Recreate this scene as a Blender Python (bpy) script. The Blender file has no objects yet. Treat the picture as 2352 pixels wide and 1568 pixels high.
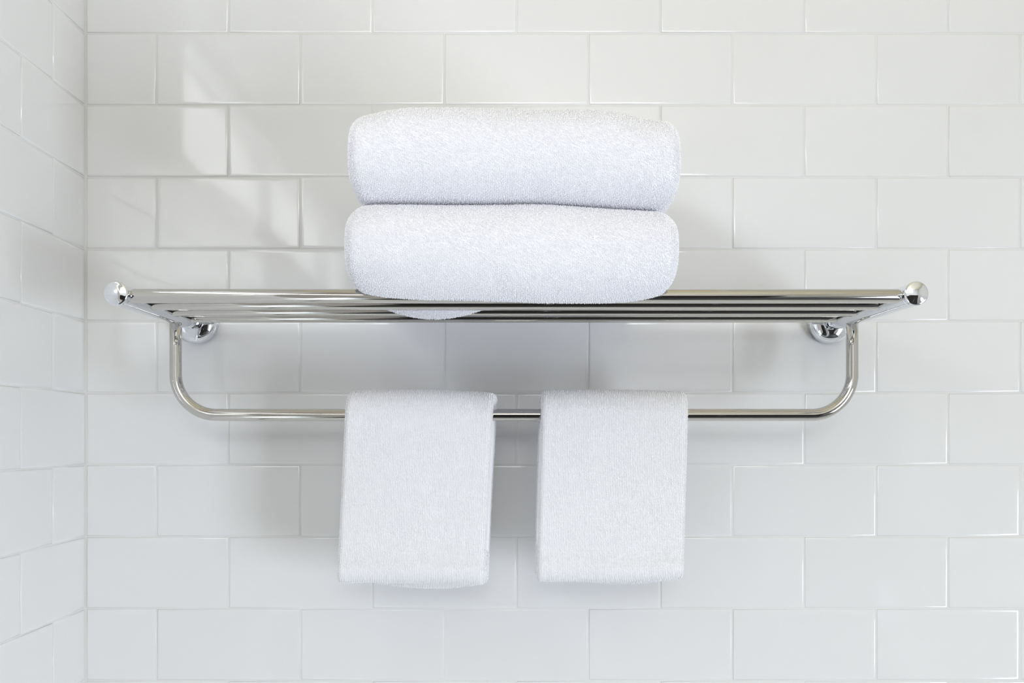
import bpy, bmesh, math, random
import numpy as np
from mathutils import Vector, noise

random.seed(4)
rng = np.random.default_rng(7)
S = bpy.context.scene
COL = S.collection
PI = math.pi
CZ = 1.40                      # camera height; the rack hangs just above it
WY = 1.22                      # distance from the camera to the tiled wall (wall face at y = 0)
LX = -0.4407                   # left wall face
RX, BY, HZ = 1.70, -3.20, 2.50 # right wall, wall behind the camera, ceiling

# ------------------------------------------------------------------ camera
cd = bpy.data.cameras.new('camera')
cam = bpy.data.objects.new('camera', cd); COL.objects.link(cam)
cam.location = (0, -WY, CZ); cam.rotation_euler = (PI/2, 0, 0)
cd.sensor_width = 36; cd.lens = 2652/2352*36
cd.shift_x = 23/2352; cd.shift_y = 213/2352
cd.clip_start = 0.02
S.camera = cam

# ------------------------------------------------------------------ view, world, lights
S.view_settings.view_transform = 'Standard'
S.view_settings.look = 'None'
S.view_settings.gamma = 1.0
S.view_settings.use_curve_mapping = False
S.view_settings.exposure = 0.0
S.cycles.max_bounces = 14
S.cycles.diffuse_bounces = 12
S.cycles.glossy_bounces = 6
S.cycles.sample_clamp_indirect = 10
S.cycles.caustics_reflective = False
S.cycles.caustics_refractive = False

w = bpy.data.worlds.new('sky'); S.world = w; w.use_nodes = True
bg = w.node_tree.nodes['Background']
bg.inputs['Color'].default_value = (0.86, 0.93, 1.0, 1); bg.inputs['Strength'].default_value = 0.4

def area(name, loc, direction, sy, sx, radiance, color, spread=180):   # sy = height, sx = width
    l = bpy.data.lights.new(name, 'AREA'); l.shape = 'RECTANGLE'; l.size = sx; l.size_y = sy
    l.energy = radiance*PI*sx*sy; l.color = color; l.spread = math.radians(spread)
    o = bpy.data.objects.new(name, l); COL.objects.link(o); o.location = loc
    o.rotation_euler = Vector(direction).to_track_quat('-Z', 'Y').to_euler()
    o.visible_camera = True          # the bright pane is seen through the window from any side
    return o

# window in the left wall: y from WIN[0] to WIN[1], z from WIN[2] to WIN[3]
WIN = (-3.02, -0.375, 1.785, 2.04)
DAY = (0.90, 0.95, 1.0)
area('daylight_left_window', (LX-0.105, (WIN[0]+WIN[1])/2, (WIN[2]+WIN[3])/2), (1, 0, 0), WIN[3]-WIN[2]-.04, WIN[1]-WIN[0]-.04, 5.2, (0.96, 0.98, 1.0))
# unseen low opening added in the left wall to brighten the lower tiles
LFILL = (-1.60, -0.70, 0.06, 0.86)
area('fill_low_left', (LX-0.105, (LFILL[0]+LFILL[1])/2, (LFILL[2]+LFILL[3])/2), (1, 0, 0), LFILL[3]-LFILL[2]-.04, LFILL[1]-LFILL[0]-.04, 2.8, (0.78, 0.89, 1.0))
# low opening added in the right wall as fill for the lower and left tiles
RFILL = (-2.45, -1.40, 0.12, 1.25)
area('fill_right', (RX+0.16, (RFILL[0]+RFILL[1])/2, (RFILL[2]+RFILL[3])/2), (-1, 0, 0), RFILL[3]-RFILL[2]-.04, RFILL[1]-RFILL[0]-.04, 21.5, (0.86, 0.905, 1.0))
# opening added over the dark doors as frontal fill, mirrored behind the towel stack
TFILL = (-0.425, 0.62, 1.93, 2.44)
area('fill_behind_camera', ((TFILL[0]+TFILL[1])/2, BY-0.105, (TFILL[2]+TFILL[3])/2), (0, 1, 0), TFILL[3]-TFILL[2]-.02, TFILL[1]-TFILL[0]-.02, 10.0, (0.985, 1.0, 0.99))
PANEL = (0.15, -0.34, 0.60, 0.22)      # ceiling panel added to brighten the towel tops: centre, size

# ------------------------------------------------------------------ materials
def mat(name, base, rough=0.5, metal=0.0, spec=0.5, coat=0.0):
    m = bpy.data.materials.new(name); m.use_nodes = True
    nt = m.node_tree; b = nt.nodes['Principled BSDF']
    b.inputs['Base Color'].default_value = (*base, 1)
    b.inputs['Roughness'].default_value = rough
    b.inputs['Metallic'].default_value = metal
    b.inputs['Specular IOR Level'].default_value = spec
    b.inputs['Coat Weight'].default_value = coat
    return m, nt, b
def nd(nt, t, **kw):
    n = nt.nodes.new(t)
    for k, v in kw.items():
        if k in n.inputs: n.inputs[k].default_value = v
        else: setattr(n, k, v)
    return n

M = {}
# glazed tile: near-white glaze, faint undulation of the glaze, tiny tint change from tile to tile
m, nt, b = mat('white_glaze', (0.80, 0.80, 0.79), 0.07, spec=0.5)
oi = nd(nt, 'ShaderNodeObjectInfo')
mr = nd(nt, 'ShaderNodeMapRange'); mr.inputs['To Min'].default_value = 0.985; mr.inputs['To Max'].default_value = 1.0
hs = nd(nt, 'ShaderNodeHueSaturation'); hs.inputs['Color'].default_value = (0.755, 0.76, 0.765, 1)
nt.links.new(oi.outputs['Random'], mr.inputs['Value']); nt.links.new(mr.outputs[0], hs.inputs['Value'])
nt.links.new(hs.outputs[0], b.inputs['Base Color'])
tc = nd(nt, 'ShaderNodeNewGeometry')
nz = nd(nt, 'ShaderNodeTexNoise', Scale=14.0, Detail=1.0)
nt.links.new(tc.outputs['Position'], nz.inputs['Vector'])
bp = nd(nt, 'ShaderNodeBump', Strength=0.25, Distance=0.0012)
nt.links.new(nz.outputs['Fac'], bp.inputs['Height']); nt.links.new(bp.outputs[0], b.inputs['Normal'])
M['tile'] = m
m, nt, b = mat('white_grout', (0.72, 0.72, 0.71), 0.85, spec=0.2)
tc = nd(nt, 'ShaderNodeNewGeometry'); nz = nd(nt, 'ShaderNodeTexNoise', Scale=900.0, Detail=2.0)
nt.links.new(tc.outputs['Position'], nz.inputs['Vector'])
bp = nd(nt, 'ShaderNodeBump', Strength=0.3, Distance=0.0004); nt.links.new(nz.outputs['Fac'], bp.inputs['Height']); nt.links.new(bp.outputs[0], b.inputs['Normal'])
M['grout'] = m

def terry(name, base):
    m, nt, b = mat(name, base, 0.95, spec=0.15)
    b.inputs['Sheen Weight'].default_value = 0.25; b.inputs['Sheen Roughness'].default_value = 0.5
    g = nd(nt, 'ShaderNodeNewGeometry'); nz = nd(nt, 'ShaderNodeTexNoise', Scale=700.0, Detail=2.0)
    nt.links.new(g.outputs['Position'], nz.inputs['Vector'])
    bp = nd(nt, 'ShaderNodeBump', Strength=0.5, Distance=0.0006)
    nt.links.new(nz.outputs['Fac'], bp.inputs['Height']); nt.links.new(bp.outputs[0], b.inputs['Normal'])
    return m
M['bath_terry'] = terry('white_terry', (0.93, 0.93, 0.965))
M['hand_terry'] = terry('soft_white_terry', (0.92, 0.92, 0.94))

def metal(name, base, rough):
    m, nt, b = mat(name, base, rough, metal=1.0)
    g = nd(nt, 'ShaderNodeNewGeometry'); nz = nd(nt, 'ShaderNodeTexNoise', Scale=60.0, Detail=3.0)
    nt.links.new(g.outputs['Position'], nz.inputs['Vector'])
    r = nd(nt, 'ShaderNodeMapRange'); r.inputs['To Min'].default_value = rough*0.8; r.inputs['To Max'].default_value = rough*1.3
    nt.links.new(nz.outputs['Fac'], r.inputs['Value']); nt.links.new(r.outputs[0], b.inputs['Roughness'])
    return m
M['steel'] = metal('polished_steel', (0.59, 0.578, 0.552), 0.045)
M['chrome'] = metal('chrome', (0.80, 0.82, 0.86), 0.035)
M['paint'] = mat('white_paint', (0.86, 0.86, 0.86), 0.7)[0]
M['ceiling'] = mat('warm_white_ceiling', (0.84, 0.78, 0.60), 0.8)[0]
M['upvc'] = mat('white_window_frame', (0.82, 0.83, 0.84), 0.3)[0]
m, nt, b = mat('dark_wood', (0.035, 0.028, 0.024), 0.75, spec=0.2)
g = nd(nt, 'ShaderNodeTexCoord'); mp = nd(nt, 'ShaderNodeMapping'); mp.inputs['Scale'].default_value = (30, 30, 1.5)
nz = nd(nt, 'ShaderNodeTexNoise', Scale=3.0, Detail=5.0); cr = nd(nt, 'ShaderNodeValToRGB')
cr.color_ramp.elements[0].color = (0.010, 0.008, 0.006, 1); cr.color_ramp.elements[1].color = (0.028, 0.022, 0.018, 1)
nt.links.new(g.outputs['Object'], mp.inputs[0]); nt.links.new(mp.outputs[0], nz.inputs['Vector']); nt.links.new(nz.outputs['Fac'], cr.inputs[0]); nt.links.new(cr.outputs[0], b.inputs['Base Color'])
M['wood'] = m
m, nt, b = mat('floor_stone', (0.06, 0.06, 0.06), 0.8, spec=0.2)
g = nd(nt, 'ShaderNodeTexCoord'); nz = nd(nt, 'ShaderNodeTexNoise', Scale=5.0, Detail=6.0); cr = nd(nt, 'ShaderNodeValToRGB')
cr.color_ramp.elements[0].color = (0.020, 0.020, 0.021, 1); cr.color_ramp.elements[1].color = (0.040, 0.039, 0.038, 1)
nt.links.new(g.outputs['Object'], nz.inputs['Vector']); nt.links.new(nz.outputs['Fac'], cr.inputs[0]); nt.links.new(cr.outputs[0], b.inputs['Base Color'])
M['floor'] = m
m = bpy.data.materials.new('window_glass'); m.use_nodes = True; nt = m.node_tree
nt.nodes.remove(nt.nodes['Principled BSDF']); out = nt.nodes['Material Output']
t = nd(nt, 'ShaderNodeBsdfTransparent'); gl = nd(nt, 'ShaderNodeBsdfGlossy', Roughness=0.02); mx = nd(nt, 'ShaderNodeMixShader', Fac=0.06)
nt.links.new(t.outputs[0], mx.inputs[1]); nt.links.new(gl.outputs[0], mx.inputs[2]); nt.links.new(mx.outputs[0], out.inputs[0])
M['glass'] = m
m = bpy.data.materials.new('fill_lens'); m.use_nodes = True; nt = m.node_tree
nt.nodes.remove(nt.nodes['Principled BSDF']); e = nd(nt, 'ShaderNodeEmission', Strength=0.8); e.inputs['Color'].default_value = (1.0, 0.82, 0.50, 1)
nt.links.new(e.outputs[0], nt.nodes['Material Output'].inputs[0]); M['lens'] = m  # glow of the added ceiling fill panel

# ------------------------------------------------------------------ helpers
def mesh_obj(name, me, material=None, parent=None, loc=(0, 0, 0), rot=(0, 0, 0), smooth=None):
    o = bpy.data.objects.new(name, me); COL.objects.link(o)
    if material is not None and len(me.materials) == 0: me.materials.append(material)
    o.location = loc; o.rotation_euler = rot; o.parent = parent
    if smooth is not None: me.polygons.foreach_set('use_smooth', [smooth]*len(me.polygons))
    return o
def pydata(name, v, f):
    me = bpy.data.meshes.new(name); me.from_pydata(v, [], f); me.update(); return me
def box_me(name, x0, x1, y0, y1, z0, z1, bevel=0.0, segs=2):
    bm = bmesh.new()
    vs = [bm.verts.new((x, y, z)) for x in (x0, x1) for y in (y0, y1) for z in (z0, z1)]
    for f in ((0,1,3,2),(4,6,7,5),(0,4,5,1),(2,3,7,6),(0,2,6,4),(1,5,7,3)): bm.faces.new([vs[i] for i in f])
    bmesh.ops.recalc_face_normals(bm, faces=bm.faces)
    if bevel: bmesh.ops.bevel(bm, geom=list(bm.edges), offset=bevel, segments=segs, profile=0.5, affect='EDGES')
    me = bpy.data.meshes.new(name); bm.to_mesh(me); bm.free(); return me
def structure(o): o['kind'] = 'structure'; return o
def tag(o, label, cat, group=None):
    o['label'] = label; o['category'] = cat
    if group: o['group'] = group
    return o
def lathe_me(name, prof, n=48, axis='Y'):
    """prof: list of (a, r) along the axis; closed where r = 0."""
    v, f, rings = [], [], []
    for a, r in prof:
        if r < 1e-7:
            rings.append([len(v)]); v.append((0, a, 0) if axis == 'Y' else (a, 0, 0) if axis == 'X' else (0, 0, a))
        else:
            ring = []
            for i in range(n):
                c, s = r*math.cos(2*PI*i/n), r*math.sin(2*PI*i/n)
                ring.append(len(v)); v.append((c, a, s) if axis == 'Y' else (a, c, s) if axis == 'X' else (c, s, a))
            rings.append(ring)
    for A, B in zip(rings, rings[1:]):
        for i in range(n):
            j = (i+1) % n
            q = [A[i % len(A)], A[j % len(A)], B[j % len(B)], B[i % len(B)]]
            u = []
            for k in q:
                if k not in u: u.append(k)
            if len(u) > 2: f.append(u)
    me = pydata(name, v, f)
    bm = bmesh.new(); bm.from_mesh(me); bmesh.ops.recalc_face_normals(bm, faces=bm.faces); bm.to_mesh(me); bm.free()
    return me
def arc(c, r, a0, a1, n): return [(c[0]+r*math.cos(a0+(a1-a0)*i/n), c[1]+r*math.sin(a0+(a1-a0)*i/n)) for i in range(n+1)]

# ------------------------------------------------------------------ room shell
floor = structure(mesh_obj('floor', box_me('floor', LX-.12, RX+.12, BY-.12, .12, -.05, 0), M['floor']))
ceil = structure(mesh_obj('ceiling', box_me('ceiling', LX-.12, RX+.12, BY-.12, .12, HZ, HZ+.05), M['ceiling']))
GR = 0.0007                                            # the grout lies this far behind the tile faces
wall_back = structure(mesh_obj('wall_back', box_me('wall_back', LX-.12, RX+.12, GR, .12, 0, HZ), M['grout']))
def wall_with_holes(name, x0, x1, y0, y1, holes, axis, material):
    """a wall slab with rectangular openings (a0, a1, z0, z1), given in order along the long axis"""
    bm = bmesh.new()
    lo, hi = (y0, y1) if axis == 'Y' else (x0, x1)
    cuts = sorted({lo, hi} | {h[0] for h in holes} | {h[1] for h in holes}); pieces = []
    for c0, c1 in zip(cuts, cuts[1:]):
        z = 0
        for h in sorted((h for h in holes if h[0] <= c0+1e-6 and h[1] >= c1-1e-6), key=lambda h: h[2]):
            pieces.append((c0, c1, z, h[2])); z = h[3]
        pieces.append((c0, c1, z, HZ))
    for (p, q, r, s) in pieces:
        b_ = (x0, x1, p, q, r, s) if axis == 'Y' else (p, q, y0, y1, r, s)
        me = box_me('t', *b_); bm.from_mesh(me); bpy.data.meshes.remove(me)
    bmesh.ops.remove_doubles(bm, verts=bm.verts, dist=1e-5)
    me = bpy.data.meshes.new(name); bm.to_mesh(me); bm.free()
    return structure(mesh_obj(name, me, material))
wall_left = wall_with_holes('wall_left', LX-.12, LX-GR, BY-.12, GR, [WIN, LFILL], 'Y', M['grout'])
M['taupe'] = mat('taupe_paint', (0.33, 0.31, 0.28), 0.8)[0]
def paint_beyond(o, y):                                 # painted, not tiled, beyond the tub
    bm = bmesh.new(); bm.from_mesh(o.data)
    bmesh.ops.bisect_plane(bm, geom=bm.verts[:]+bm.edges[:]+bm.faces[:], plane_co=(0, y, 0), plane_no=(0, 1, 0))
    for f in bm.faces: f.material_index = 1 if f.calc_center_median().y < y else 0
    bm.to_mesh(o.data); bm.free(); o.data.materials.append(M['taupe'])
paint_beyond(wall_left, -0.96)
wall_right = wall_with_holes('wall_right', RX, RX+.12, BY-.12, .12, [RFILL], 'Y', M['paint'])
wall_front = wall_with_holes('wall_front', LX-.12, RX+.12, BY-.12, BY, [TFILL], 'X', M['paint'])

# ------------------------------------------------------------------ tiles
TP, TH = 0.15207, 0.07596        # tile pitch
JW = 0.0016                      # joint width
tile_cache = {}
def tile_me(wd, ht):
    k = (round(wd, 4), round(ht, 4))
    if k in tile_cache: return tile_cache[k]
    v, f = [], []
    rings = [(0.0, 0.0030), (0.0001, 0.00045), (0.0007, 0.00016), (0.0017, 0.00004), (0.0030, 0.0)]
    for ins, dep in rings:
        a, c = wd/2-ins, ht/2-ins
        v += [(-a, dep, -c), (a, dep, -c), (a, dep, c), (-a, dep, c)]
    for i in range(len(rings)-1):
        for j in range(4):
            k2 = (j+1) % 4
            f.append((4*i+j, 4*i+k2, 4*i+4+k2, 4*i+4+j))
    n = 4*(len(rings)-1); f.append((n, n+1, n+2, n+3))
    me = pydata('tile', v, f); me.materials.append(M['tile'])
    me.polygons.foreach_set('use_smooth', [True]*(len(f)-1)+[False])
    tile_cache[k] = me; return me
ZJ = CZ + 0.0437                 # a horizontal joint
def put_tile(parent, wall, a0, a1, z0, z1):
    """a = x on the back wall, distance from the corner on the left wall"""
    wd, ht = a1-a0-JW, z1-z0-JW
    if wd < .004 or ht < .004: return
    o = bpy.data.objects.new('tile', tile_me(wd, ht)); COL.objects.link(o); o.parent = parent
    t = 0.0016
    rx, rz = random.gauss(0, t), random.gauss(0, t); off = random.gauss(0, 0.00012)
    if wall == 'back': o.location = ((a0+a1)/2, off, (z0+z1)/2); o.rotation_euler = (rx, 0, rz)
    else: o.location = (LX+off, -(a0+a1)/2, (z0+z1)/2); o.rotation_euler = (rx, 0, PI/2+rz)
X0A = 0.1674; X0B = X0A + TP/2
TOPR, BOTR = 9, -6
for r in range(BOTR, TOPR):
    z0 = ZJ+TH*r; z1 = z0+TH
    typeA = (r % 2 != 0)         # rows directly below the joint at ZJ are of type A
    x0 = X0A if typeA else X0B
    xs = [x0+TP*k for k in range(-5, 9)]
    xs = [LX+.0012] + [x for x in xs if LX+.02 < x < 1.26]
    for a, c in zip(xs, xs[1:]): put_tile(wall_back, 'back', a, c, z0, z1)
    ds = ([0.0]+[0.0100+TP*k for k in range(1, 10)]) if typeA else ([0.0]+[0.0860+TP*k for k in range(0, 9)])
    ds = [d for d in ds if d < 0.95]
    wend = -WIN[1]
    for a, c in zip(ds, ds[1:]):
        if z1 <= WIN[2]: put_tile(wall_left, 'left', a, c, z0, z1)
        else:
            if a < wend: put_tile(wall_left, 'left', a, min(c, wend), z0, z1)
            if z0 < WIN[2]-.01 and c > wend+.01: put_tile(wall_left, 'left', max(a, wend), c, z0, WIN[2])

# ------------------------------------------------------------------ left window, and frames for the added fill openings
def window(name, axis, hole, plane, depth=0.05, nm=2, fw=.045):
    a0, a1, z0, z1 = hole
    e = bpy.data.objects.new(name, None); COL.objects.link(e); structure(e)
    def bx(nm_, p, q, r, s, u, v_, mt, bev=.003):
        b_ = (u, v_, p, q, r, s) if axis == 'Y' else (p, q, u, v_, r, s)
        return mesh_obj(nm_, box_me(nm_, *b_, bevel=bev), mt, e)
    u, v_ = plane
    bx('window_frame', a0, a1, z0, z0+fw, u, v_, M['upvc']); bx('window_frame', a0, a1, z1-fw, z1, u, v_, M['upvc'])
    bx('window_frame', a0, a0+fw, z0+fw, z1-fw, u, v_, M['upvc']); bx('window_frame', a1-fw, a1, z0+fw, z1-fw, u, v_, M['upvc'])
    for k in range(1, nm):
        c = a0+(a1-a0)*k/nm
        bx('mullion', c-fw/2, c+fw/2, z0+fw, z1-fw, u+.004, v_-.004, M['upvc'])
    mid = (u+v_)/2
    for k in range(nm):
        p, q = a0+(a1-a0)*k/nm+fw*.4, a0+(a1-a0)*(k+1)/nm-fw*.4
        bx('pane', p, q, z0+fw-.01, z1-fw+.01, mid-.002, mid+.002, M['glass'], 0)
    return e
window('window_1', 'Y', WIN, (LX-.095, LX-.055), nm=3, fw=.022)
window('fill_window_4', 'Y', LFILL, (LX-.095, LX-.055), nm=1, fw=.03)
window('fill_window_2', 'Y', RFILL, (RX+.065, RX+.115))
window('fill_window_3', 'X', TFILL, (BY-.095, BY-.055), nm=1, fw=.02)

# dark wardrobe-like doors behind the camera
def panel_door(name, x0, x1, z1, y):
    e = bpy.data.objects.new(name, None); COL.objects.link(e); structure(e); e.location = (x0, y, 0)
    wd = x1-x0
    mesh_obj('door_leaf', box_me('door_leaf', .004, wd-.004, 0, .035, .005, z1, .002), M['wood'], e)
    for (p, q) in ((.12, .52*z1), (.58*z1, z1-.12)):
        mesh_obj('door_panel', box_me('door_panel', .10, wd-.10, .035, .045, p, q, .006), M['wood'], e)
    mesh_obj('door_handle', box_me('door_handle', wd-.06, wd-.045, .035, .07, z1*.5-.08, z1*.5+.08, .004), M['chrome'], e)
    return e
panel_door('door_1', -0.42, 0.22, 1.52, BY+.001)
panel_door('door_2', 0.22, 0.86, 1.52, BY+.001)
panel_door('door_3', 0.86, 1.50, 1.52, BY+.001)

# white bathtub added out of view to bounce light up from below the rack
def tub_me(x0, x1, y0, y1, zt):
    rings = []
    def rr(ax0, ax1, ay0, ay1, r, z):
        out = []
        for (cx, cy, a0) in ((ax1-r, ay1-r, 0), (ax0+r, ay1-r, PI/2), (ax0+r, ay0+r, PI), (ax1-r, ay0+r, 3*PI/2)):
            for i in range(7): a = a0+PI/2*i/6; out.append((cx+r*math.cos(a), cy+r*math.sin(a), z))
        return out
    rings.append(rr(x0, x1, y0, y1, .02, 0.0)); rings.append(rr(x0, x1, y0, y1, .02, zt-.015))
    rings.append(rr(x0+.004, x1-.004, y0+.004, y1-.004, .02, zt-.004)); rings.append(rr(x0+.015, x1-.015, y0+.015, y1-.015, .02, zt))
    for k, (ins, z) in enumerate(((.07, zt), (.08, zt-.004), (.088, zt-.02), (.12, zt-.22), (.15, zt-.31), (.20, zt-.33))):
        rings.append(rr(x0+ins*1.6, x1-ins*1.6, y0+ins, y1-ins, .10, z))
    v = [p for r in rings for p in r]; n = len(rings[0]); f = []
    for i in range(len(rings)-1):
        for k in range(n): f.append((i*n+k, i*n+(k+1) % n, (i+1)*n+(k+1) % n, (i+1)*n+k))
    f.append(tuple(range((len(rings)-1)*n, len(rings)*n)))
    return pydata('bathtub', v, f)
tub = mesh_obj('bathtub', tub_me(LX+.004, RX-.004, -.64, -.006, .46), mat('white_enamel', (0.86, 0.87, 0.88), 0.12)[0], smooth=True)
tag(tub, 'unseen white bathtub added along the tiled wall below the rack to bounce light', 'bathtub')
fixs = tub.data; bm = bmesh.new(); bm.from_mesh(fixs); bmesh.ops.recalc_face_normals(bm, faces=bm.faces); bm.to_mesh(fixs); bm.free()

# flat panel added on the ceiling as fill for the towel tops
px, py, pw, ph = PANEL
e = bpy.data.objects.new('ceiling_fill', None); COL.objects.link(e); e.location = (px, py, HZ)
tag(e, 'flat rectangular white fill panel added on the ceiling above the towel rack', 'ceiling light')
for x0, x1, y0, y1 in ((-pw/2-.02, pw/2+.02, -ph/2-.02, -ph/2), (-pw/2-.02, pw/2+.02, ph/2, ph/2+.02), (-pw/2-.02, -pw/2, -ph/2, ph/2), (pw/2, pw/2+.02, -ph/2, ph/2)):
    mesh_obj('frame', box_me('frame', x0, x1, y0, y1, -.030, 0, .002), M['upvc'], e)
mesh_obj('diffuser', box_me('diffuser', -pw/2, pw/2, -ph/2, ph/2, -.022, -.002), M['lens'], e)

# ------------------------------------------------------------------ towel rack
RZ = CZ + 0.1168
XL, XR = -0.3205, 0.3440       # arm axes
rack = bpy.data.objects.new('towel_rack', None); COL.objects.link(rack); rack.location = ((XL+XR)/2, 0, RZ)
tag(rack, 'wall-mounted polished chrome towel shelf with four bars and a lower hanging rail', 'towel rack')
HW = (XR-XL)/2
BARS = [(0.2500, .0060, -.0008), (0.1885, .0057, -.0003), (0.1250, .0055, .0002), (0.0610, .0053, .0006)]
for d, r, dz in BARS:
    k_ = .8 if d == BARS[0][0] else .97
    me = lathe_me('shelf_bar', [(-HW+.004, 0), (-HW+.004, r*k_), (-HW+.0092, r*k_), (-HW+.0105, r*(.3*k_+.7)), (-HW+.0120, r)] +
                  [(HW-.0120, r), (HW-.0105, r*(.3*k_+.7)), (HW-.0092, r*k_), (HW-.004, r*k_), (HW-.004, 0)], 56, 'X')
    o = mesh_obj('shelf_bar', me, M['steel'], rack, (0, -d, dz), smooth=True)
AF = 0.2640                    # front face of the caps
arm_prof = [(-.0100, 0), (-.0100, .0068), (-.0250, .0068)] + [(-.0250-.0105*math.sin(a), .0068+.0029*(1-math.cos(a))) for a in np.linspace(.2, PI/2, 7)]
arm_prof = [(-.0180, 0), (-.0180, .0068), (-.0300, .0070), (-.0310, .0074)]
arm_prof += [(-.0330-.0050*(1-math.cos(a)), .0074+.0023*math.sin(a)) for a in np.linspace(0.15, PI/2, 6)]
arm_prof += [(-AF+.0105, .0097), (-AF+.0100, .0092), (-AF+.0092, .0092), (-AF+.0092, 0)]
arm_me = lathe_me('bracket_arm', arm_prof, 64)
cap_prof = [(-AF+.0095, 0), (-AF+.0095, .0093), (-AF+.0088, .0100), (-AF+.0032, .0102)]
cap_prof += [(-AF+.0032-.0020*math.sin(a), .0102-.0020*(1-math.cos(a))) for a in np.linspace(.2, PI/2, 7)]
cap_prof += [(-AF+.0006, .0060), (-AF+.0001, .0030), (-AF, 0)]
cap_me = lathe_me('end_cap', cap_prof, 64)
fl_prof = [(0.0, 0), (0.0, .0212), (-.0006, .0215), (-.0088, .0215)]
fl_prof += [(-.0088-.0098*math.sin(t), .0070+.0145*math.cos(t)) for t in np.linspace(.12, PI/2, 14)]
fl_prof += [(-.0205, .0062), (-.0240, .0060), (-.0240, 0)]
fl_me = lathe_me('wall_flange', fl_prof, 72)
for me in (arm_me, cap_me, fl_me): me.materials.append(M['chrome'])
for sx in (-1, 1):
    a = mesh_obj('bracket_arm', arm_me, None, rack, (sx*HW, 0, 0), smooth=True)
    mesh_obj('end_cap', cap_me, None, a, (0, 0, 0), smooth=True)
    mesh_obj('wall_flange', fl_me, None, rack, (sx*HW, 0, 0), smooth=True)
def fix_sharp(me, ang=40):
    bm = bmesh.new(); bm.from_mesh(me)
    for e in bm.edges:
        if len(e.link_faces) == 2 and e.calc_face_angle(0) > math.radians(ang): e.smooth = False
    bm.to_mesh(me); bm.free()
for me in (arm_me, cap_me, fl_me): fix_sharp(me)
# lower rail: one bent tube under the arms
RD, RR, RZ0 = 0.0860, 0.0060, CZ+0.0190-RZ
R_B = 0.040
pts = [(-HW, 0, -.0070), (-HW, 0, -.03), (-HW, 0, RZ0+R_B+.012)]
pts += [(-HW+R_B-R_B*math.cos(t), 0, RZ0+R_B-R_B*math.sin(t)) for t in np.linspace(0, PI/2, 22)]
pts += [(x, 0, RZ0) for x in np.linspace(-HW+R_B+.02, HW-R_B-.02, 20)]
pts += [(HW-R_B+R_B*math.sin(t), 0, RZ0+R_B-R_B*math.cos(t)) for t in np.linspace(0, PI/2, 22)]
pts += [(HW, 0, RZ0+R_B+.012), (HW, 0, -.03), (HW, 0, -.0070)]
def tube_me(name, pts, r, n=40):
    P = [Vector(p) for p in pts]; v, f = [], []
    for i, p in enumerate(P):
        t = (P[min(i+1, len(P)-1)]-P[max(i-1, 0)]).normalized()
        side = Vector((0, 1, 0)); up = t.cross(side).normalized()
        for k in range(n):
            a = 2*PI*k/n; v.append(tuple(p+side*r*math.cos(a)+up*r*math.sin(a)))
    for i in range(len(P)-1):
        for k in range(n):
            k2 = (k+1) % n; f.append((i*n+k, i*n+k2, (i+1)*n+k2, (i+1)*n+k))
    f.append(tuple(range(n))); f.append(tuple((len(P)-1)*n+k for k in range(n))[::-1])
    me = pydata(name, v, f)
    bm = bmesh.new(); bm.from_mesh(me); bmesh.ops.recalc_face_normals(bm, faces=bm.faces); bm.to_mesh(me); bm.free()
    return me
mesh_obj('hanging_rail', tube_me('hanging_rail', pts, RR), M['steel'], rack, (0, -RD, 0), smooth=True)

# ------------------------------------------------------------------ towels
def resample(P, step):
    P = np.array(P, float)
    # Catmull-Rom refinement
    Q = [P[0]]
    for i in range(len(P)-1):
        p0, p1, p2, p3 = P[max(i-1, 0)], P[i], P[i+1], P[min(i+2, len(P)-1)]
        for t in np.linspace(0, 1, 13)[1:]:
            Q.append(0.5*((2*p1)+(-p0+p2)*t+(2*p0-5*p1+4*p2-p3)*t*t+(-p0+3*p1-3*p2+p3)*t**3))
    Q = np.array(Q); L = np.r_[0, np.cumsum(np.linalg.norm(np.diff(Q, axis=0), axis=1))]
    n = max(3, int(L[-1]/step)+1); s = np.linspace(0, L[-1], n)
    return np.c_[np.interp(s, L, Q[:, 0]), np.interp(s, L, Q[:, 1])]
def strip_grid(path, h, width, step=.003, xstep=.004, edge=None):
    """a cloth strip: closed cross-section around the path (d, v) swept over x in [-w/2, w/2], rounded at both ends.
       returns X, D, V arrays (ns, nx) and outer mask (ns,)"""
    C = resample(path, step); T = np.gradient(C, axis=0); T /= np.linalg.norm(T, axis=1)[:, None]
    N = np.c_[-T[:, 1], T[:, 0]]
    kc = 8
    centre, offs, outer = [], [], []
    for i in range(len(C)): centre.append(C[i]); offs.append(N[i]); outer.append(1)
    for a in np.linspace(0, PI, kc+2)[1:-1]: centre.append(C[-1]); offs.append(N[-1]*math.cos(a)+T[-1]*math.sin(a)); outer.append(2)
    for i in range(len(C)-1, -1, -1): centre.append(C[i]); offs.append(-N[i]); outer.append(0)
    for a in np.linspace(0, PI, kc+2)[1:-1]: centre.append(C[0]); offs.append(-N[0]*math.cos(a)-T[0]*math.sin(a)); outer.append(2)
    centre = np.array(centre); offs = np.array(offs); outer = np.array(outer)
    xin = np.linspace(-width/2+h, width/2-h, int((width-2*h)/xstep)+1)
    aa = np.linspace(0, PI/2, 7)[:-1]
    xe = width/2-h+h*np.cos(aa); ke = np.sin(aa)*1.0
    ke[0] = .02
    xs = np.r_[-xe, xin, xe[::-1]]; kk = np.r_[ke, np.ones(len(xin)), ke[::-1]]
    X = np.repeat(xs[None, :], len(centre), 0)
    D = centre[:, 0:1]+offs[:, 0:1]*h*kk[None, :]
    V = centre[:, 1:2]+offs[:, 1:2]*h*kk[None, :]
    return X, D, V, outer
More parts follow.
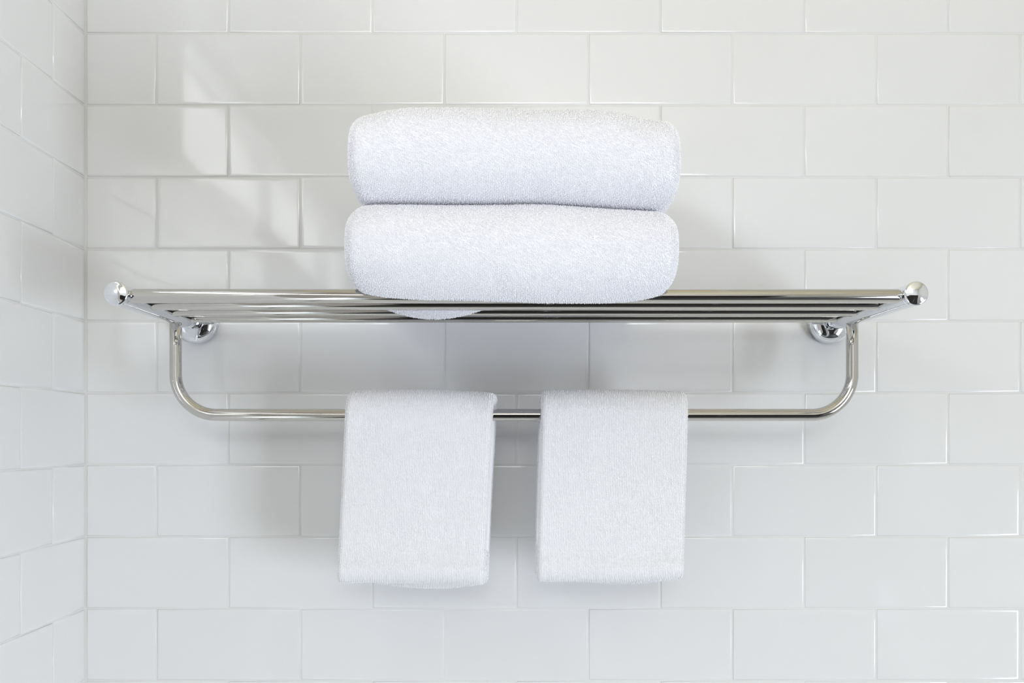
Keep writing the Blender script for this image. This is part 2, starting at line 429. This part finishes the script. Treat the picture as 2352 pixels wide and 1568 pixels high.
def fnoise(x, y, z, sc, seed=0):
    sh = x.shape; out = np.empty(x.size)
    for i, (a, b_, c) in enumerate(zip(x.ravel(), y.ravel(), z.ravel())):
        out[i] = noise.noise((a*sc+seed, b_*sc, c*sc))
    return out.reshape(sh)
def grid_to_arrays(P):
    ns, nx = P.shape[:2]
    i, j = np.meshgrid(np.arange(ns), np.arange(nx-1), indexing='ij'); i2 = (i+1) % ns
    F = np.stack([i*nx+j, i*nx+j+1, i2*nx+j+1, i2*nx+j], -1).reshape(-1, 4)
    return P.reshape(-1, 3), F
def build_mesh(name, V, F, smooth=True):
    me = bpy.data.meshes.new(name); k = F.shape[1]
    me.vertices.add(len(V)); me.vertices.foreach_set('co', V.astype(np.float32).ravel())
    me.loops.add(F.size); me.loops.foreach_set('vertex_index', F.astype(np.int32).ravel())
    me.polygons.add(len(F)); me.polygons.foreach_set('loop_start', np.arange(0, F.size, k, dtype=np.int32))
    me.polygons.foreach_set('use_smooth', [smooth]*len(F))
    me.update(calc_edges=True); return me
def tufts(P, sx, ss, r, ln, keep, jit=1.0, lean=(0, 0, -0.5), seed=0):
    """small loops of pile standing on the closed grid P (ns, nx, 3) where keep[s] is set"""
    g = np.random.default_rng(seed)
    ns, nx = P.shape[:2]
    Pc = np.concatenate([P, P[:1]], 0)
    mid = Pc[:, nx//2]; Ls = np.r_[0, np.cumsum(np.linalg.norm(np.diff(mid, axis=0), axis=1))]
    row = P[ns//4]; Lx = np.r_[0, np.cumsum(np.linalg.norm(np.diff(row, axis=0), axis=1))]
    s = np.arange(0, Ls[-1], ss); x = np.arange(0, Lx[-1]+1e-6, sx)
    sg, xg = np.meshgrid(s, x, indexing='ij')
    stag = (np.arange(len(x)) % 2)*ss*.5
    wob = np.interp(s, np.linspace(0, Ls[-1], 40), g.normal(0, sx*.25, 40))[:, None]
    sg = sg+stag[None, :]+g.normal(0, ss*.22*jit, sg.shape); xg = xg+wob+g.normal(0, sx*.13*jit, xg.shape)
    sg = np.clip(sg, 0, Ls[-1]-1e-6).ravel(); xg = np.clip(xg, 0, Lx[-1]-1e-6).ravel()
    fi = np.interp(sg, Ls, np.arange(ns+1)); fj = np.interp(xg, Lx, np.arange(nx))
    i = np.minimum(fi.astype(int), ns-1); j = np.minimum(fj.astype(int), nx-2); u = (fi-i)[:, None]; v = (fj-j)[:, None]
    k = keep[i] > 0; i, j, u, v = i[k], j[k], u[k], v[k]
    a, b_, c, d = Pc[i, j], Pc[i, j+1], Pc[i+1, j], Pc[i+1, j+1]
    base = a*(1-u)*(1-v)+b_*(1-u)*v+c*u*(1-v)+d*u*v
    e1 = (b_-a)*(1-u)+(d-c)*u; e2 = (c-a)*(1-v)+(d-b_)*v
    n = np.cross(e2, e1); ln_ = np.linalg.norm(n, axis=1); ok = ln_ > 1e-12
    base, e1, e2, n = base[ok], e1[ok], e2[ok], n[ok]/ln_[ok][:, None]
    e2 = e2/np.maximum(np.linalg.norm(e2, axis=1), 1e-9)[:, None]
    m = len(base)
    ax = n*1.0+np.array(lean)[None, :]*g.uniform(.3, 1.5, (m, 1))+g.normal(0, .30*jit, (m, 3)); ax /= np.linalg.norm(ax, axis=1)[:, None]
    t1 = np.cross(ax, e2+g.normal(0, .2, (m, 3))); t1 /= np.maximum(np.linalg.norm(t1, axis=1), 1e-9)[:, None]; t2 = np.cross(ax, t1)
    L = ln*g.uniform(.7, 1.25, (m, 1)); R = r*g.uniform(.8, 1.2, (m, 1))
    cpt = base+ax*L*.55
    tip = base+ax*L*.95; bot = base-ax*L*.15
    V = np.stack([bot, cpt+t1*R, cpt+t2*R, cpt-t1*R, cpt-t2*R, tip], 1).reshape(-1, 3)
    o = (np.arange(m)*6)[:, None, None]
    F = (np.array([[0,2,1],[0,3,2],[0,4,3],[0,1,4],[5,1,2],[5,2,3],[5,3,4],[5,4,1]])[None]+o).reshape(-1, 3)
    return V, F
def orient_grid(P):
    """sign so that n = cross(e2, e1) in tufts() points outwards"""
    ns, nx = P.shape[:2]; c = P.reshape(-1, 3).mean(0)
    return P
def towel(name, label, group, grids, origin, material, pile):
    """grids: list of (P (ns,nx,3) world, keep) ; one mesh for the cloth, one 'stuff' child for its pile"""
    Vs, Fs, n = [], [], 0
    TV, TF, m = [], [], 0
    org = np.array(origin)
    for q, (P, keep) in enumerate(grids):
        V, F = grid_to_arrays(P); Vs.append(V-org); Fs.append(F+n); n += len(V)
        if keep is not None:
            tv, tf = tufts(P, *pile[:4], keep, jit=pile[4], seed=q+len(name)+int(1000*abs(origin[2]+origin[0]))); TV.append(tv-org); TF.append(tf+m); m += len(tv)
    me = build_mesh(name, np.concatenate(Vs), np.concatenate(Fs))
    bm = bmesh.new(); bm.from_mesh(me); bmesh.ops.recalc_face_normals(bm, faces=bm.faces); bm.to_mesh(me); bm.free()
    me.polygons.foreach_set('use_smooth', [True]*len(me.polygons))
    o = mesh_obj(name, me, material, None, origin); tag(o, label, 'towel', group)
    pm = build_mesh('pile', np.concatenate(TV), np.concatenate(TF))
    p = mesh_obj('pile', pm, material, o); p['kind'] = 'stuff'
    return o

def smooth(a, b_, x): t = np.clip((x-a)/(b_-a), 0, 1); return t*t*(3-2*t)
H0 = 0.080
def bath_towel(label, xc, width, zb, zt, dfront, seed, inset):
    outer = [(.035, .0105), (.120, .0105), (.200, .0105), (.2400, .0100), (.2660, .0130), (.2795, .0250), (.2840, .0400), (.2795, .0560), (.2640, .0675), (.2400, .0700), (.200, .0695), (.120, .0695), (.040, .0695)]
    inner = [(.040, .0285), (.120, .0285), (.200, .0285), (.2480, .0290), (.2585, .0340), (.2615, .0400), (.2585, .0465), (.2480, .0515), (.200, .0520), (.120, .0520), (.036, .0520)]
    outer = [(d+dfront*smooth(.15, .28, d), v) for d, v in outer]; inner = [(d+dfront*smooth(.15, .28, d), v) for d, v in inner]
    grids = []
    for q, (path, h, wd) in enumerate(((outer[::-1], .0105, width), (inner[::-1], .0085, width-.006))):
        X, D, V, out = strip_grid(path, h, wd)
        vn = V/H0
        u = X/(width/2)
        X2 = X-np.sign(u)*np.abs(u)**6*inset(vn, u)+xc
        D2 = D+0.0012*fnoise(X2, V, D, 22, seed)
        D2 = D2-(np.abs(u)**10)*.004
        bot, top = zb(X2, D2), zt(X2, D2)
        Z = bot+(top-bot)*vn+0.0010*fnoise(X2, D, V, 30, seed+9)*np.clip(1-np.abs(2*vn-1)**4, 0, 1)
        P = np.stack([X2, -D2, Z], -1)
        keep = np.where(out >= 1, 1, 0) if q == 0 else np.where(out == 2, 1, 0)
        if q == 0: keep = keep*(D[:, X.shape[1]//2] > .03)
        grids.append((P, keep))
    return towel('bath_towel', label, 'folded bath towels on the rack', grids, (xc, -.15, CZ+zb_ref(seed)), M['bath_terry'], (.00150, .00125, .00064, .0015, .8))
def zb_ref(seed): return .123 if seed < 5 else .190
def iface(x):      # meeting line of the two towels (relative to the camera height)
    return .1900-.0052*smooth(.02, .14, x)+.0003*np.sin(x*45)
def sag(x, d):
    return .0165*np.clip(1-((x+.062)/.060)**2, 0, 1)*np.exp(-((d-.157)/.0165)**2)
def zb_low(x, d):
    uu = np.clip(np.abs((x-.008)/.137), 0, 1)
    droop = .0150*(1-.75*uu**5)+.0030*smooth(-.05, .08, x)*(1-uu**8)
    front = smooth(.252, .272, d)
    lift = .0020
    return CZ+.1232+lift-.002-droop*front-sag(x, d)
def zt_low(x, d): return CZ+iface(x)-.0004-.0015*smooth(-.10, -.135, x)
def zb_up(x, d): return CZ+iface(x)+.0004
def zt_up(x, d):
    return CZ+.2700-.0062*smooth(-.070, -.125, x)**1.3-.0108*smooth(.075, .140, x)-.0008*np.sin(x*30)
bath_towel('folded white bath towel resting directly on the shelf bars, under another', .0078, .2760, zb_low, zt_low, .0040, 2, lambda v, u: .0035+.0090*np.abs(2*v-1)**4)
bath_towel('folded white bath towel on top of the stack above the shelf', .0100, .2720, zb_up, zt_up, 0.0, 7, lambda v, u: .0015+.0080*np.clip(1-2*v, 0, 1)**3+.0025*np.clip(2*v-1, 0, 1)**6)

def hand_towel(label, xt, slant, back_dx, width, zf, zbk, seed):
    """draped over the lower rail; two nested folds"""
    cd_, cz_ = RD, CZ+.0190
    grids = []
    for q, (ro, h) in enumerate(((.0062+.0130, .0046), (.0062+.0042, .0041))):
        path = []
        fb, bb = CZ+zf+.0095, CZ+zbk+.0095
        if q == 0:   # the outer fold turns in at its foot
            path += [(cd_-ro+.0125, bb+.020), (cd_-ro+.0125, bb+.006), (cd_-ro+.0070, bb-.0035), (cd_-ro+.001, bb+.004)]
        else: bb += .010; fb += .010
        path += [(cd_-ro, bb+t*(cz_-bb)) for t in np.linspace(.10, 1, 8)]
        path += [(cd_-ro*math.cos(a), cz_+ro*math.sin(a)) for a in np.linspace(.35, PI-.35, 7)]
        path += [(cd_+ro, cz_+t*(fb-cz_)) for t in np.linspace(0, .90, 8)]
        if q == 0: path += [(cd_+ro+.0005, fb+.004), (cd_+ro-.0065, fb-.0042), (cd_+ro-.0125, fb+.006), (cd_+ro-.0125, fb+.020)]
        X, D, Z, out = strip_grid(path, h, width-(.004 if q else 0))
        front = smooth(cd_-.006, cd_+.006, D)
        X2 = xt+X+slant*(Z-(CZ+.040))+back_dx*(1-front)
        hang = smooth(cz_+.01, cz_-.08, Z)
        dd = .0016*fnoise(X2, Z, front, 16, seed)*hang
        tb = smooth(CZ+zf+.030, CZ+zf+.008, Z)*front        # fuller at the foot
        D2 = D+dd+.0022*tb*np.where(D > cd_+.012, 1, 0)
        Z2 = Z+hang*front*(.0022*fnoise(X2, X2*0, X2*0, 14, seed+3)-.0030*smooth(xt, xt+width/2, X2)*(1 if seed == 1 else -.3))
        Z2 = Z2-(1-hang)*(.0018*smooth(0, width/2, X)*(1 if seed == 1 else .3)+.0012*np.abs(X/(width/2))**4)
        Z2 = Z2+hang*(1-front)*.0085*np.clip(((X-.016)/(width/2))**2, 0, 1)
        P = np.stack([X2, -D2, Z2], -1)
        keep = np.where(out >= 1, 1, 0) if q == 0 else np.where(out == 2, 1, 0)
        grids.append((P, keep))
    return towel('hand_towel', label, 'hand towels over the lower rail', grids, (xt, -RD, CZ+.03), M['hand_terry'], (.00168, .00105, .00062, .0012, .45))
hand_towel('white hand towel over the lower rail, left one, hanging slightly askew', -.0792, .048, .0032, .1410, -.1440, -.1545, 1)
hand_towel('white hand towel over the lower rail, right one, hanging almost straight', .1092, .027, -.0010, .1400, -.1430, -.1500, 6)
